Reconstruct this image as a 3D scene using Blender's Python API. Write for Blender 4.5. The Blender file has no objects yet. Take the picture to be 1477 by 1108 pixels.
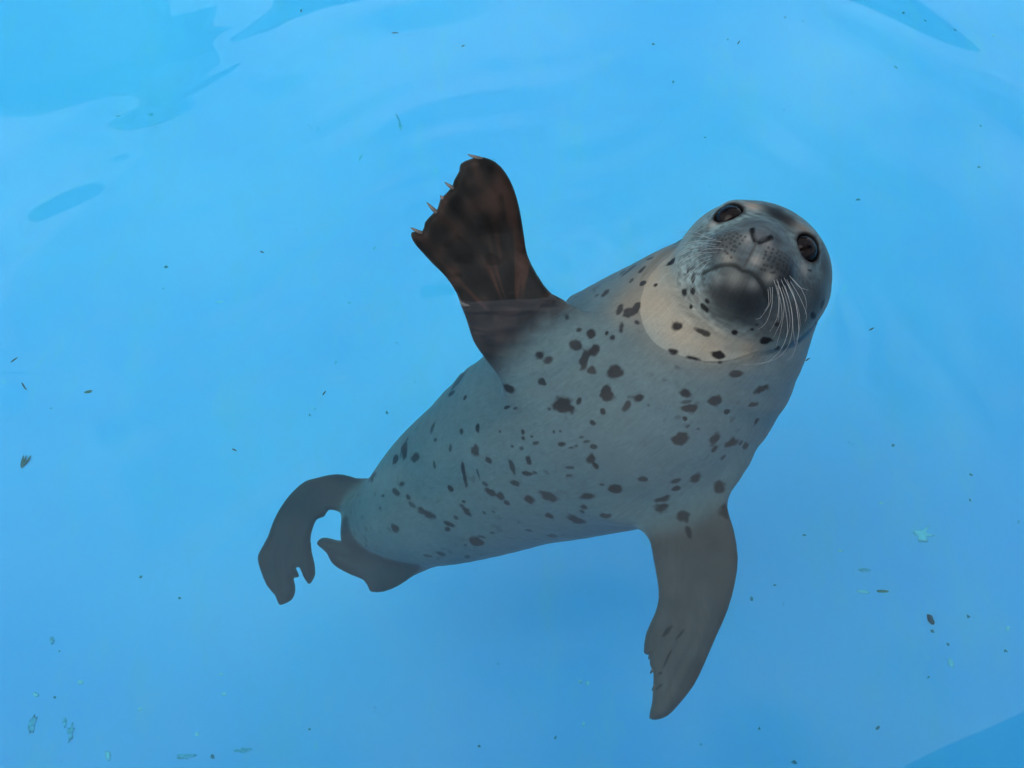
import bpy, bmesh, math, random
import numpy as np
from mathutils import Vector
from mathutils.bvhtree import BVHTree
from mathutils.kdtree import KDTree
import time as _time
_T0 = _time.time()


def lap(s):
    print('LAP', s, round(_time.time() - _T0, 1))


R = math.radians
rng = np.random.default_rng(7)
random.seed(7)
scene = bpy.context.scene
COL = scene.collection

# ------------------------------------------------------------------ camera
PITCH, CAM_H, HFOV = R(58), 1.35, R(52)
CAM = np.array([0.0, -CAM_H / math.tan(PITCH), CAM_H])
FWD = np.array([0.0, math.cos(PITCH), -math.sin(PITCH)])
UPV = np.array([0.0, math.sin(PITCH), math.cos(PITCH)])
RGT = np.array([1.0, 0.0, 0.0])
cam_d = bpy.data.cameras.new("camera")
cam_d.sensor_width = 36.0
cam_d.lens = 18.0 / math.tan(HFOV / 2)
cam_d.clip_start, cam_d.clip_end = 0.02, 500.0
cam = bpy.data.objects.new("camera", cam_d)
COL.objects.link(cam)
cam.location = CAM.tolist()
cam.rotation_euler = (R(90) - PITCH, 0, 0)
scene.camera = cam

# ------------------------------------------------------------------ sky, sun, exposure
SUN_ELEV, SUN_AZ = R(52), R(-125)          # azimuth measured from +Y, negative = to the left
world = bpy.data.worlds.new("World")
scene.world = world
world.use_nodes = True
wn = world.node_tree
wn.nodes.clear()
w_out = wn.nodes.new("ShaderNodeOutputWorld")
w_bg = wn.nodes.new("ShaderNodeBackground")
w_sky = wn.nodes.new("ShaderNodeTexSky")
w_sky.sky_type = 'NISHITA'
w_sky.sun_disc = False
w_sky.sun_elevation = SUN_ELEV
w_sky.sun_rotation = SUN_AZ
w_sky.air_density = 1.0
w_sky.dust_density = 3.0
w_sky.ozone_density = 0.7
w_bg.inputs["Strength"].default_value = 0.15
w_tc = wn.nodes.new("ShaderNodeTexCoord")
w_map = wn.nodes.new("ShaderNodeMapping"); w_map.inputs["Scale"].default_value = (1.0, 1.0, 1.7); w_map.inputs["Location"].default_value = (3.1, 0.4, 0.2)
w_no = wn.nodes.new("ShaderNodeTexNoise"); w_no.inputs["Scale"].default_value = 3.2; w_no.inputs["Detail"].default_value = 7; w_no.inputs["Roughness"].default_value = 0.55
w_cr = wn.nodes.new("ShaderNodeValToRGB")
w_cr.color_ramp.elements[0].position, w_cr.color_ramp.elements[1].position = 0.42, 0.60
w_cr.color_ramp.elements[0].color = (0.15, 0.15, 0.15, 1); w_cr.color_ramp.elements[1].color = (1, 1, 1, 1)
w_mx = wn.nodes.new("ShaderNodeMixRGB"); w_mx.inputs[2].default_value = (4.9, 5.3, 5.7, 1)      # bright thin overcast
wn.links.new(w_tc.outputs["Generated"], w_map.inputs["Vector"]); wn.links.new(w_map.outputs[0], w_no.inputs["Vector"])
wn.links.new(w_no.outputs["Fac"], w_cr.inputs[0]); wn.links.new(w_cr.outputs[0], w_mx.inputs[0])
wn.links.new(w_sky.outputs[0], w_mx.inputs[1]); wn.links.new(w_mx.outputs[0], w_bg.inputs["Color"])
wn.links.new(w_bg.outputs[0], w_out.inputs["Surface"])

sun_d = bpy.data.lights.new("sun", 'SUN')
sun_d.energy = 1.5
sun_d.angle = R(60)
sun_d.color = (1.0, 0.97, 0.92)
sun = bpy.data.objects.new("sun", sun_d)
COL.objects.link(sun)
sun_dir = Vector((math.sin(SUN_AZ) * math.cos(SUN_ELEV), math.cos(SUN_AZ) * math.cos(SUN_ELEV), math.sin(SUN_ELEV)))
sun.rotation_euler = sun_dir.to_track_quat('Z', 'Y').to_euler()
sun.location = (sun_dir * 20)

scene.view_settings.view_transform = 'Standard'
scene.view_settings.look = 'None'
scene.view_settings.exposure = 1.15
scene.view_settings.gamma = 1.0
scene.view_settings.use_curve_mapping = False
scene.render.engine = 'CYCLES'
cy = scene.cycles
cy.max_bounces = 12
cy.transmission_bounces = 10
cy.diffuse_bounces = 4
cy.glossy_bounces = 4
cy.transparent_max_bounces = 8
cy.volume_bounces = 1
cy.caustics_refractive = True
cy.caustics_reflective = True
cy.use_denoising = True
cy.sample_clamp_indirect = 6.0

# ------------------------------------------------------------------ helpers
T_HALF = math.tan(HFOV / 2)
N_WATER = 1.333


def ray(px, py):
    d = FWD + RGT * ((px - 738.5) / 738.5 * T_HALF) - UPV * ((py - 554.0) / 738.5 * T_HALF)
    return d / np.linalg.norm(d)


def below(d):
    """direction of a ray once it has passed the calm water plane"""
    n = 1 / N_WATER
    c = -d[2]
    return n * d + (n * c - math.sqrt(1 - n * n * (1 - c * c))) * np.array([0, 0, 1.0])


def P(px, py, z):
    """where the sight line through a picture point reaches height z (bent at the water)"""
    d = ray(px, py)
    if z >= 0:
        return CAM + d * ((z - CAM[2]) / d[2])
    w = CAM + d * (-CAM[2] / d[2])
    t = below(d)
    return w + t * (z / t[2])


def on_plane(px, py, o, n):
    d = ray(px, py)
    k = np.dot(o - CAM, n) / np.dot(d, n)
    q = CAM + d * k
    if q[2] >= 0 and k > 0:
        return q
    w = CAM + d * (-CAM[2] / d[2])
    t = below(d)
    return w + t * (np.dot(o - w, n) / np.dot(t, n))


def tag(o, label=None, cat=None, group=None, kind=None):
    if label: o["label"] = label
    if cat: o["category"] = cat
    if group: o["group"] = group
    if kind: o["kind"] = kind
    return o


def link(name, me, mat=None, parent=None):
    o = bpy.data.objects.new(name, me)
    COL.objects.link(o)
    if mat is not None and len(me.materials) == 0:
        me.materials.append(mat)
    if parent is not None:
        o.parent = parent
    return o


def mesh_from(name, v, f, smooth=True):
    me = bpy.data.meshes.new(name)
    me.from_pydata([tuple(map(float, p)) for p in v], [], [tuple(map(int, q)) for q in f])
    me.update()
    if smooth:
        me.shade_smooth()
    return me


def box_mesh(name, x0, x1, y0, y1, z0, z1, bevel=0.0):
    bm = bmesh.new()
    bmesh.ops.create_cube(bm, size=1.0)
    for v in bm.verts:
        v.co = Vector(((x0 + x1) / 2 + v.co.x * (x1 - x0), (y0 + y1) / 2 + v.co.y * (y1 - y0), (z0 + z1) / 2 + v.co.z * (z1 - z0)))
    if bevel:
        bmesh.ops.bevel(bm, geom=bm.edges[:], offset=bevel, segments=2, affect='EDGES')
    me = bpy.data.meshes.new(name)
    bm.to_mesh(me)
    bm.free()
    return me


def tube(name, pts, radii, seg=6, cap=True):
    pts = np.array(pts, float)
    n = len(pts)
    radii = np.broadcast_to(np.array(radii, float), (n,))
    tan = np.gradient(pts, axis=0)
    tan /= np.linalg.norm(tan, axis=1)[:, None]
    ref = np.array([0.31, 0.17, 0.93])
    v, f = [], []
    for i in range(n):
        a = np.cross(tan[i], ref); a /= np.linalg.norm(a)
        b = np.cross(tan[i], a)
        for k in range(seg):
            t = 2 * math.pi * k / seg
            v.append(pts[i] + radii[i] * (math.cos(t) * a + math.sin(t) * b))
    for i in range(n - 1):
        for k in range(seg):
            k2 = (k + 1) % seg
            f.append((i * seg + k, i * seg + k2, (i + 1) * seg + k2, (i + 1) * seg + k))
    if cap:
        f.append(tuple(range(seg - 1, -1, -1)))
        f.append(tuple((n - 1) * seg + k for k in range(seg)))
    return mesh_from(name, v, f)


def new_mat(name):
    m = bpy.data.materials.new(name)
    m.use_nodes = True
    nt = m.node_tree
    nt.nodes.clear()
    out = nt.nodes.new("ShaderNodeOutputMaterial")
    return m, nt, out


def simple_mat(name, col, rough=0.5, var=0.15, scale=40.0, spec=0.5):
    m, nt, out = new_mat(name)
    b = nt.nodes.new("ShaderNodeBsdfPrincipled")
    tc = nt.nodes.new("ShaderNodeTexCoord")
    no = nt.nodes.new("ShaderNodeTexNoise")
    no.inputs["Scale"].default_value = scale
    no.inputs["Detail"].default_value = 5
    cr = nt.nodes.new("ShaderNodeValToRGB")
    cr.color_ramp.elements[0].position, cr.color_ramp.elements[1].position = 0.3, 0.7
    cr.color_ramp.elements[0].color = tuple(c * (1 - var) for c in col) + (1,)
    cr.color_ramp.elements[1].color = tuple(min(1, c * (1 + var)) for c in col) + (1,)
    nt.links.new(tc.outputs["Object"], no.inputs["Vector"])
    nt.links.new(no.outputs["Fac"], cr.inputs[0])
    nt.links.new(cr.outputs[0], b.inputs["Base Color"])
    b.inputs["Roughness"].default_value = rough
    b.inputs["Specular IOR Level"].default_value = spec
    nt.links.new(b.outputs[0], out.inputs["Surface"])
    return m


# ------------------------------------------------------------------ pool setting
POOL_X0, POOL_X1, POOL_Y0, POOL_Y1, DEPTH, DECK = -4.5, 4.5, -1.15, 6.0, 1.15, 0.28


def floor_material():
    m, nt, out = new_mat("blue_pool_paint")
    N, L = nt.nodes, nt.links
    b = N.new("ShaderNodeBsdfPrincipled")
    tc = N.new("ShaderNodeTexCoord")
    # broad mottling of the painted floor
    n1 = N.new("ShaderNodeTexNoise"); n1.inputs["Scale"].default_value = 1.1; n1.inputs["Detail"].default_value = 6; n1.inputs["Roughness"].default_value = 0.55
    r1 = N.new("ShaderNodeValToRGB")
    r1.color_ramp.elements[0].position, r1.color_ramp.elements[1].position = 0.32, 0.7
    r1.color_ramp.elements[0].color = (0.31, 0.525, 0.91, 1)
    r1.color_ramp.elements[1].color = (0.41, 0.615, 0.93, 1)
    # thin greenish algae film, in vertical brush-like smears
    mp = N.new("ShaderNodeMapping"); mp.inputs["Scale"].default_value = (9, 3.2, 4)
    n2 = N.new("ShaderNodeTexNoise"); n2.inputs["Scale"].default_value = 1.0; n2.inputs["Detail"].default_value = 8; n2.inputs["Roughness"].default_value = 0.7
    r2 = N.new("ShaderNodeValToRGB")
    r2.color_ramp.elements[0].position, r2.color_ramp.elements[1].position = 0.52, 0.74
    r2.color_ramp.elements[0].color = (0, 0, 0, 1); r2.color_ramp.elements[1].color = (0.8, 0.8, 0.8, 1)
    mx1 = N.new("ShaderNodeMixRGB"); mx1.inputs[2].default_value = (0.42, 0.60, 0.80, 1)
    # small worn flecks where the paint shows paler
    n3 = N.new("ShaderNodeTexNoise"); n3.inputs["Scale"].default_value = 26; n3.inputs["Detail"].default_value = 3; n3.inputs["Roughness"].default_value = 0.6
    r3 = N.new("ShaderNodeValToRGB")
    r3.color_ramp.elements[0].position, r3.color_ramp.elements[1].position = 0.70, 0.76
    r3.color_ramp.elements[0].color = (0, 0, 0, 1); r3.color_ramp.elements[1].color = (0.45, 0.45, 0.45, 1)
    mx2 = N.new("ShaderNodeMixRGB"); mx2.inputs[2].default_value = (0.42, 0.68, 0.78, 1)
    # dark specks
    n4 = N.new("ShaderNodeTexNoise"); n4.inputs["Scale"].default_value = 38; n4.inputs["Detail"].default_value = 4; n4.inputs["Roughness"].default_value = 0.6
    r4 = N.new("ShaderNodeValToRGB")
    r4.color_ramp.elements[0].position, r4.color_ramp.elements[1].position = 0.235, 0.29
    r4.color_ramp.elements[0].color = (0.5, 0.5, 0.5, 1); r4.color_ramp.elements[1].color = (0, 0, 0, 1)
    mx3 = N.new("ShaderNodeMixRGB"); mx3.inputs[2].default_value = (0.10, 0.24, 0.34, 1)
    for n in (n1, n3, n4):
        L.new(tc.outputs["Object"], n.inputs["Vector"])
    L.new(tc.outputs["Object"], mp.inputs["Vector"]); L.new(mp.outputs[0], n2.inputs["Vector"])
    L.new(n1.outputs["Fac"], r1.inputs[0]); L.new(n2.outputs["Fac"], r2.inputs[0]); L.new(n3.outputs["Fac"], r3.inputs[0]); L.new(n4.outputs["Fac"], r4.inputs[0])
    L.new(r2.outputs[0], mx1.inputs[0]); L.new(r1.outputs[0], mx1.inputs[1])
    L.new(r3.outputs[0], mx2.inputs[0]); L.new(mx1.outputs[0], mx2.inputs[1])
    L.new(r4.outputs[0], mx3.inputs[0]); L.new(mx2.outputs[0], mx3.inputs[1])
    L.new(mx3.outputs[0], b.inputs["Base Color"])
    b.inputs["Roughness"].default_value = 0.7
    b.inputs["Specular IOR Level"].default_value = 0.1
    L.new(b.outputs[0], out.inputs["Surface"])
    return m


M_POOL = floor_material()
M_DECK = simple_mat("grey_concrete", (0.30, 0.30, 0.29), 0.8, 0.2, 6.0)
M_BUILD = simple_mat("weathered_render", (0.16, 0.17, 0.18), 0.8, 0.15, 2.0)
M_ROOF = simple_mat("dark_roof_sheet", (0.08, 0.085, 0.09), 0.6, 0.15, 2.0)
M_STEEL = simple_mat("galvanised_steel", (0.35, 0.36, 0.37), 0.4, 0.1, 20.0)

tag(link("pool_floor", box_mesh("pool_floor", POOL_X0, POOL_X1, POOL_Y0, POOL_Y1, -DEPTH - 0.25, -DEPTH), M_POOL), kind="structure")
for nm, b in (("pool_wall_left", (POOL_X0 - 0.3, POOL_X0, POOL_Y0, POOL_Y1)), ("pool_wall_right", (POOL_X1, POOL_X1 + 0.3, POOL_Y0, POOL_Y1)),
              ("pool_wall_near", (POOL_X0 - 0.3, POOL_X1 + 0.3, POOL_Y0 - 0.3, POOL_Y0)), ("pool_wall_far", (POOL_X0 - 0.3, POOL_X1 + 0.3, POOL_Y1, POOL_Y1 + 0.3))):
    tag(link(nm, box_mesh(nm, *b, -DEPTH - 0.25, DECK - 0.06), M_POOL), kind="structure")
# deck: a frame of four slabs round the pool, one object
bm = bmesh.new()
for (x0, x1, y0, y1) in ((-40, POOL_X0, -40, 40), (POOL_X1, 40, -40, 40), (POOL_X0, POOL_X1, -40, POOL_Y0), (POOL_X0, POOL_X1, POOL_Y1, 40)):
    me = box_mesh("tmp", x0, x1, y0, y1, DECK - 0.055, DECK)
    bm.from_mesh(me)
    bpy.data.meshes.remove(me)
dm = bpy.data.meshes.new("deck"); bm.to_mesh(dm); bm.free()
tag(link("deck_ground", dm, M_DECK), kind="structure")

# ---- buildings round the pool: they shade it and show up in its reflections
def hall(name, label, cat, x0, x1, y0, y1, wall_h, ridge, n_win):
    root = bpy.data.objects.new(name, None); COL.objects.link(root)
    root.location = ((x0 + x1) / 2, (y0 + y1) / 2, DECK)
    tag(root, label, cat)
    hx, hy = (x1 - x0) / 2, (y1 - y0) / 2
    link("wall", box_mesh("wall", -hx, hx, -hy, hy, 0.0, wall_h), M_BUILD, root)
    e = 0.35
    v = [(-hx - e, -hy - e, wall_h + 0.01), (hx + e, -hy - e, wall_h + 0.01), (hx + e, hy + e, wall_h + 0.01), (-hx - e, hy + e, wall_h + 0.01),
         (-hx - e, -hy - e, wall_h + 0.16), (hx + e, -hy - e, wall_h + 0.16), (hx + e, hy + e, wall_h + 0.16), (-hx - e, hy + e, wall_h + 0.16),
         (-hx - e, 0, wall_h + ridge), (hx + e, 0, wall_h + ridge)]
    f = [(0, 3, 2, 1), (0, 1, 5, 4), (2, 3, 7, 6), (4, 5, 9, 8), (6, 7, 8, 9), (0, 4, 8, 7, 3), (1, 2, 6, 9, 5)]
    link("roof", mesh_from("roof", v, f, False), M_ROOF, root)
    for i in range(n_win):
        cx = -hx + (i + 0.5) * 2 * hx / n_win
        fr = link("window", box_mesh("window", cx - 0.55, cx + 0.55, -hy - 0.05, -hy + 0.02, wall_h * 0.45, wall_h * 0.45 + 1.2), M_STEEL, root)
        link("pane", box_mesh("pane", cx - 0.48, cx + 0.48, -hy - 0.056, -hy - 0.03, wall_h * 0.45 + 0.07, wall_h * 0.45 + 1.13), M_ROOF, fr)
    return root


hall("pool_building", "long low grey building with sheet roof beyond the pool", "building", -9.0, 4.2, 7.6, 12.0, 4.25, 0.9, 8)
hall("tall_building", "taller grey building corner mirrored as a dark patch in the water", "building", -9.5, -3.3, 6.9, 7.5, 5.2, 0.3, 4)

can = bpy.data.objects.new("viewing_canopy", None); COL.objects.link(can)
can.location = (0, -3.0, DECK)
tag(can, "narrow dark sheet canopy on steel posts over the viewing walkway", "canopy")
CZ = 2.6 - DECK
v = []
for z in (CZ, CZ + 0.12):
    v += [(-5.0, -1.15 - 0.37 * 3.15 + 3.0, z), (5.0, -0.01 + 0.37 * 3.74 + 3.0, z), (5.0, -0.01 + 0.37 * 3.74 + 3.0 - 1.5, z), (-5.0, -1.15 - 0.37 * 3.15 + 3.0 - 1.5, z)]
link("roof", mesh_from("canopy_roof", v, [(0, 3, 2, 1), (4, 5, 6, 7), (0, 1, 5, 4), (1, 2, 6, 5), (2, 3, 7, 6), (3, 0, 4, 7)], False), M_ROOF, can)
for px_, py_ in ((-4.8, -0.55), (-3.2, -0.05), (4.8, 3.05), (4.8, 4.1)):
    link("post", box_mesh("post", px_ - 0.05, px_ + 0.05, py_ - 0.05, py_ + 0.05, 0.0, CZ - 0.004), M_STEEL, can)

# ------------------------------------------------------------------ water body
def water_height(x, y):
    """long swell, a little chop and the ring waves that the animal sends out"""
    h = 0.0016 * np.sin(2.3 * x + 3.1 * y + 0.6) + 0.0010 * np.sin(-4.1 * x + 5.3 * y + 1.9)
    h += 0.0004 * np.sin(9.3 * x + 6.1 * y) + 0.0003 * np.sin(-7.7 * x + 12.1 * y + 0.8)
    r = np.hypot(x - 0.18, y - 0.02)
    th = np.arctan2(y - 0.02, x - 0.18)
    wob = 0.03 * np.sin(3.1 * th + 0.4) + 0.02 * np.sin(7.3 * th + 1.0) + 0.008 * np.sin(17 * th)
    amp = 0.45 + 0.35 * np.sin(2.7 * th + 0.8) + 0.3 * np.sin(6.1 * th + 2.2) + 0.2 * np.sin(13.7 * th)
    h += 0.0042 * amp * np.exp(-((r + wob - 0.98) / 0.13) ** 2) * np.sin(2 * math.pi * (r + wob) / 0.30)
    h += 0.0007 * amp * np.exp(-((r - 0.5) / 0.2) ** 2) * np.sin(2 * math.pi * (r + wob) / 0.16)
    # broken chop, stronger in patches
    pat = np.clip(np.sin(2.1 * x + 1.3 * y + 2.0) + np.sin(-1.7 * x + 2.9 * y + 0.3) - 0.3, 0, 1.5)
    h += 0.00019 * pat * (np.sin(61 * x + 33 * y + 3 * np.sin(7 * y)) + np.sin(-38 * x + 71 * y + 2.5 * np.sin(9 * x)) + np.sin(20 * x - 47 * y + 2 * np.sin(11 * x + 5 * y)))
    # short ripples round the raised flipper and the neck
    for cx, cy, a, w in ((-0.03, 0.17, 0.0003, 0.055), (0.36, 0.12, 0.0004, 0.06)):
        q = np.hypot(x - cx, y - cy)
        h += a * np.exp(-((q - 0.13) / 0.10) ** 2) * np.sin(2 * math.pi * q / w + 2 * np.sin(2 * np.arctan2(y - cy, x - cx)))
    return h


def build_water():
    xs = np.concatenate([np.linspace(-4.6, -1.9, 60)[:-1], np.linspace(-1.9, -0.2, 240)[:-1], np.linspace(-0.2, 0.56, 280)[:-1], np.linspace(0.56, 1.9, 190)[:-1], np.linspace(1.9, 4.6, 60)])
    ys = np.concatenate([np.linspace(-1.25, -0.9, 10)[:-1], np.linspace(-0.9, 0.0, 130)[:-1], np.linspace(0.0, 0.42, 150)[:-1], np.linspace(0.42, 1.5, 160)[:-1], np.linspace(1.5, 6.1, 100)])
    X, Y = np.meshgrid(xs, ys)
    Z = water_height(X, Y)
    # the surface climbs a little where it wets the animal
    flat = np.stack([X.ravel(), Y.ravel(), Z.ravel()], 1)
    nearb = (np.abs(flat[:, 0] - 0.18) < 0.42) & (np.abs(flat[:, 1] - 0.2) < 0.26)
    dist = sdf(flat[nearb])
    zz = flat[:, 2].copy()
    zz[nearb] += 0.0045 * np.exp(-np.maximum(dist, 0) / 0.0055)
    Z = zz.reshape(X.shape)
    nx, ny = len(xs), len(ys)
    v = np.stack([X.ravel(), Y.ravel(), Z.ravel()], 1)
    idx = np.arange(nx * ny).reshape(ny, nx)
    f = np.stack([idx[:-1, :-1].ravel(), idx[:-1, 1:].ravel(), idx[1:, 1:].ravel(), idx[1:, :-1].ravel()], 1)
    # close the box below
    bz = -DEPTH - 0.1
    rim = np.concatenate([idx[0, :], idx[1:, -1], idx[-1, -2::-1], idx[-2:0:-1, 0]])
    base = len(v)
    low = v[rim].copy(); low[:, 2] = bz
    v = np.concatenate([v, low])
    faces = [tuple(q) for q in f]
    n = len(rim)
    for i in range(n):
        j = (i + 1) % n
        faces.append((rim[j], rim[i], base + i, base + j))
    faces.append(tuple(base + i for i in range(n - 1, -1, -1)))
    me = mesh_from("water", v, faces)
    m, nt, out = new_mat("clear_pool_water")
    N, L = nt.nodes, nt.links
    g = N.new("ShaderNodeBsdfGlass"); g.inputs["IOR"].default_value = N_WATER; g.inputs["Roughness"].default_value = 0.0
    g.inputs["Color"].default_value = (1, 1, 1, 1)
    L.new(g.outputs[0], out.inputs["Surface"])
    va = N.new("ShaderNodeVolumeAbsorption")
    va.inputs["Color"].default_value = (0.0, 0.885, 0.935, 1)
    va.inputs["Density"].default_value = 0.7
    vs = N.new("ShaderNodeVolumeScatter"); vs.inputs["Color"].default_value = (0.20, 0.80, 1.0, 1); vs.inputs["Density"].default_value = 0.13; vs.inputs["Anisotropy"].default_value = 0.3
    ad = N.new("ShaderNodeAddShader"); L.new(va.outputs[0], ad.inputs[0]); L.new(vs.outputs[0], ad.inputs[1])
    L.new(ad.outputs[0], out.inputs["Volume"])
    o = link("water", me, m)
    tag(o, kind="structure")
    return o



# ------------------------------------------------------------------ the seal: implicit surface
def smin(a, b, k):
    h = np.clip(0.5 + 0.5 * (b - a) / k, 0, 1)
    return b + (a - b) * h - k * h * (1 - h)


def smax(a, b, k):
    return -smin(-a, -b, k)


# spine: picture point, depth of the centre, half width in picture points
SP = [(1085, 390, -0.030, 80), (1060, 434, -0.082, 110), (1022, 474, -0.113, 142), (970, 526, -0.175, 166), (905, 578, -0.225, 181), (836, 610, -0.300, 168),
      (762, 643, -0.385, 146), (695, 682, -0.460, 124), (636, 714, -0.520, 100), (586, 738, -0.565, 76), (550, 748, -0.600, 54)]
SPP = np.array([P(a, b, c) for a, b, c, _ in SP])
PXM = []
for a, b, c, w in SP:
    dd = P(a + 5, b, c) - P(a - 5, b, c)
    PXM.append(np.linalg.norm(dd) / 10)
SPR = np.array([s[3] * p for s, p in zip(SP, PXM)])


def catmull(pts, n):
    pts = np.asarray(pts, float)
    out = []
    m = len(pts)
    for i in range(m - 1):
        p0, p1, p2, p3 = pts[max(i - 1, 0)], pts[i], pts[i + 1], pts[min(i + 2, m - 1)]
        for t in np.linspace(0, 1, n, endpoint=False):
            out.append(0.5 * ((2 * p1) + (-p0 + p2) * t + (2 * p0 - 5 * p1 + 4 * p2 - p3) * t * t + (-p0 + 3 * p1 - 3 * p2 + p3) * t ** 3))
    out.append(pts[-1])
    return np.array(out)


SPINE = catmull(np.concatenate([SPP, SPR[:, None]], 1), 4)


def sd_spine(p):
    best = np.full(len(p), 1e3, np.float32)
    for i in range(len(SPINE) - 1):
        a, b = SPINE[i, :3], SPINE[i + 1, :3]
        ra, rb = SPINE[i, 3], SPINE[i + 1, 3]
        ab = b - a
        t = np.clip(((p - a) @ ab) / (ab @ ab), 0, 1)
        d = np.linalg.norm(p - a - t[:, None] * ab, axis=1) - (ra + (rb - ra) * t)
        best = np.minimum(best, d)
    return best


# head frame: x across the eyes, y up the face, z along the nose
HEAD_TILT, HEAD_YAW = R(28), R(-6)
HEAD_O = P(1084, 391, 0.022)
_b = (CAM - HEAD_O) / np.linalg.norm(CAM - HEAD_O)
_r = np.cross(UPV, _b); _r /= np.linalg.norm(_r)
_u = np.cross(_b, _r)
_e = 0.883 * _r - 0.469 * _u
_s = 0.469 * _r + 0.883 * _u
_n = math.cos(HEAD_TILT) * _b + math.sin(HEAD_TILT) * _s
_h = math.cos(HEAD_TILT) * _s - math.sin(HEAD_TILT) * _b
HX = math.cos(HEAD_YAW) * _e - math.sin(HEAD_YAW) * _n
HZ = math.cos(HEAD_YAW) * _n + math.sin(HEAD_YAW) * _e
HY = _h
HM = np.stack([HX, HY, HZ], 1)            # local -> world columns
HS = 1.06                                 # head scale


def head_local(p):
    return ((p - HEAD_O) @ HM) / HS


def head_world(q):
    return HEAD_O + (HM @ (np.asarray(q, float) * HS))


def ell(q, c, r):
    c, r = np.array(c), np.array(r)
    k0 = np.linalg.norm((q - c) / r, axis=1)
    k1 = np.linalg.norm((q - c) / (r * r), axis=1) + 1e-9
    return k0 * (k0 - 1.0) / k1


def caps(q, pts, r):
    best = np.full(len(q), 1e3)
    pts = np.array(pts)
    rr = np.broadcast_to(np.array(r, float), (len(pts),))
    for i in range(len(pts) - 1):
        a, b = pts[i], pts[i + 1]
        ab = b - a
        t = np.clip(((q - a) @ ab) / (ab @ ab), 0, 1)
        best = np.minimum(best, np.linalg.norm(q - a - t[:, None] * ab, axis=1) - (rr[i] + (rr[i + 1] - rr[i]) * t))
    return best


EYE_L, EYE_R = np.array([-0.0575, 0.033, 0.0590]), np.array([0.0575, 0.033, 0.0590])
EYE_RAD = 0.0225


def head_base(q):
    d = ell(q, (0, 0.018, -0.03), (0.118, 0.102, 0.112))                       # cranium
    d = smin(d, ell(q, (0, -0.045, -0.010), (0.110, 0.092, 0.102)), 0.04)      # jaw and throat
    d = smin(d, ell(q, (0, 0.0, 0.06), (0.034, 0.030, 0.055)), 0.035)         # bridge of the nose
    d = smin(d, ell(q, (0, -0.034, 0.062), (0.062, 0.042, 0.048)), 0.03)      # muzzle
    for s in (-1, 1):
        d = smin(d, ell(q, (s * 0.029, -0.033, 0.086), (0.033, 0.031, 0.030)), 0.012)   # whisker pads
        d = smin(d, ell(q, (s * 0.048, 0.056, 0.045), (0.024, 0.012, 0.016)), 0.025)   # brow
    d = smin(d, ell(q, (0, -0.076, 0.060), (0.045, 0.034, 0.044)), 0.022)     # chin
    d = smin(d, ell(q, (0, -0.010, 0.112), (0.017, 0.011, 0.011)), 0.012)     # nose pad
    return d


def mouth_curve():
    c = []
    for x in np.linspace(-0.052, 0.052, 25):
        t = abs(x) / 0.052
        y = -0.0585 - 0.018 * t ** 1.7 - 0.004 * math.exp(-(x / 0.008) ** 2)
        z0 = 0.16
        c.append((x, y, z0))
    c = np.array(c)
    for _ in range(40):                                # drop onto the head surface along z
        c[:, 2] -= np.maximum(head_base(c), -0.01) * 0.8
    return c


MOUTH = mouth_curve()
PHIL = np.array([(0.0, y, 0.16) for y in np.linspace(-0.058, -0.022, 12)])
for _ in range(40):
    PHIL[:, 2] -= np.maximum(head_base(PHIL), -0.01) * 0.8
NOST = []
for s in (-1, 1):
    c = np.array([(s * x, y, 0.17) for x, y in ((0.0035, -0.0185), (0.0070, -0.0150), (0.0115, -0.0090), (0.0150, -0.0010))])
    for _ in range(40):
        c[:, 2] -= np.maximum(head_base(c), -0.01) * 0.8
    NOST.append(c)


def sd_head(q):
    d = head_base(q)
    for e in (EYE_L, EYE_R):
        n = e / np.linalg.norm(e)
        d = smin(d, ell(q, e * 0.93, (0.026, 0.024, 0.024)), 0.014)             # rim of the eye
        d = smax(d, -(np.linalg.norm(q - e * 1.06, axis=1) - 0.0218), 0.004)      # socket
    d = smax(d, -caps(q, MOUTH + np.array([0, 0, 0.0008]), 0.0024), 0.004)
    d = smax(d, -caps(q, PHIL + np.array([0, 0, 0.0008]), 0.0016), 0.003)
    for c in NOST:
        d = smax(d, -caps(q, c, (0.0016, 0.0025, 0.0030, 0.0012)), 0.003)
    return d


# flippers: outline traced in the picture, laid on the flipper's own plane
def zoomed(pts, x0, y0, s):
    return [(x0 + x / s, y0 + y / s) for x, y in pts]


UP_OUT = zoomed([(770, 735), (700, 640), (655, 550), (640, 470), (625, 370), (605, 280), (575, 200), (530, 132), (480, 97), (430, 86), (385, 96), (340, 118), (334, 150), (310, 195),
                 (300, 225), (268, 262), (243, 288), (232, 330), (200, 362), (172, 395), (160, 436), (108, 440), (115, 480), (150, 525), (210, 590), (270, 650), (320, 725), (345, 790), (375, 870), (400, 950),
                 (435, 1005), (500, 1085), (580, 1180), (720, 1250), (860, 1130), (930, 960), (880, 800)], 560, 200, 3.26)
LOW_OUT = zoomed([(560, 20), (520, 130), (522, 200), (550, 290), (567, 400), (555, 500), (525, 610), (480, 710), (430, 830), (390, 910), (330, 985), (285, 1030), (240, 1045), (212, 1035), (222, 980), (226, 920),
                  (228, 862), (214, 825), (212, 787), (190, 780), (200, 700), (235, 620), (250, 560), (245, 490), (230, 410), (215, 330), (185, 265), (150, 235), (60, 200), (60, 60), (300, -60), (480, -60)], 860, 660, 2.77)
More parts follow.
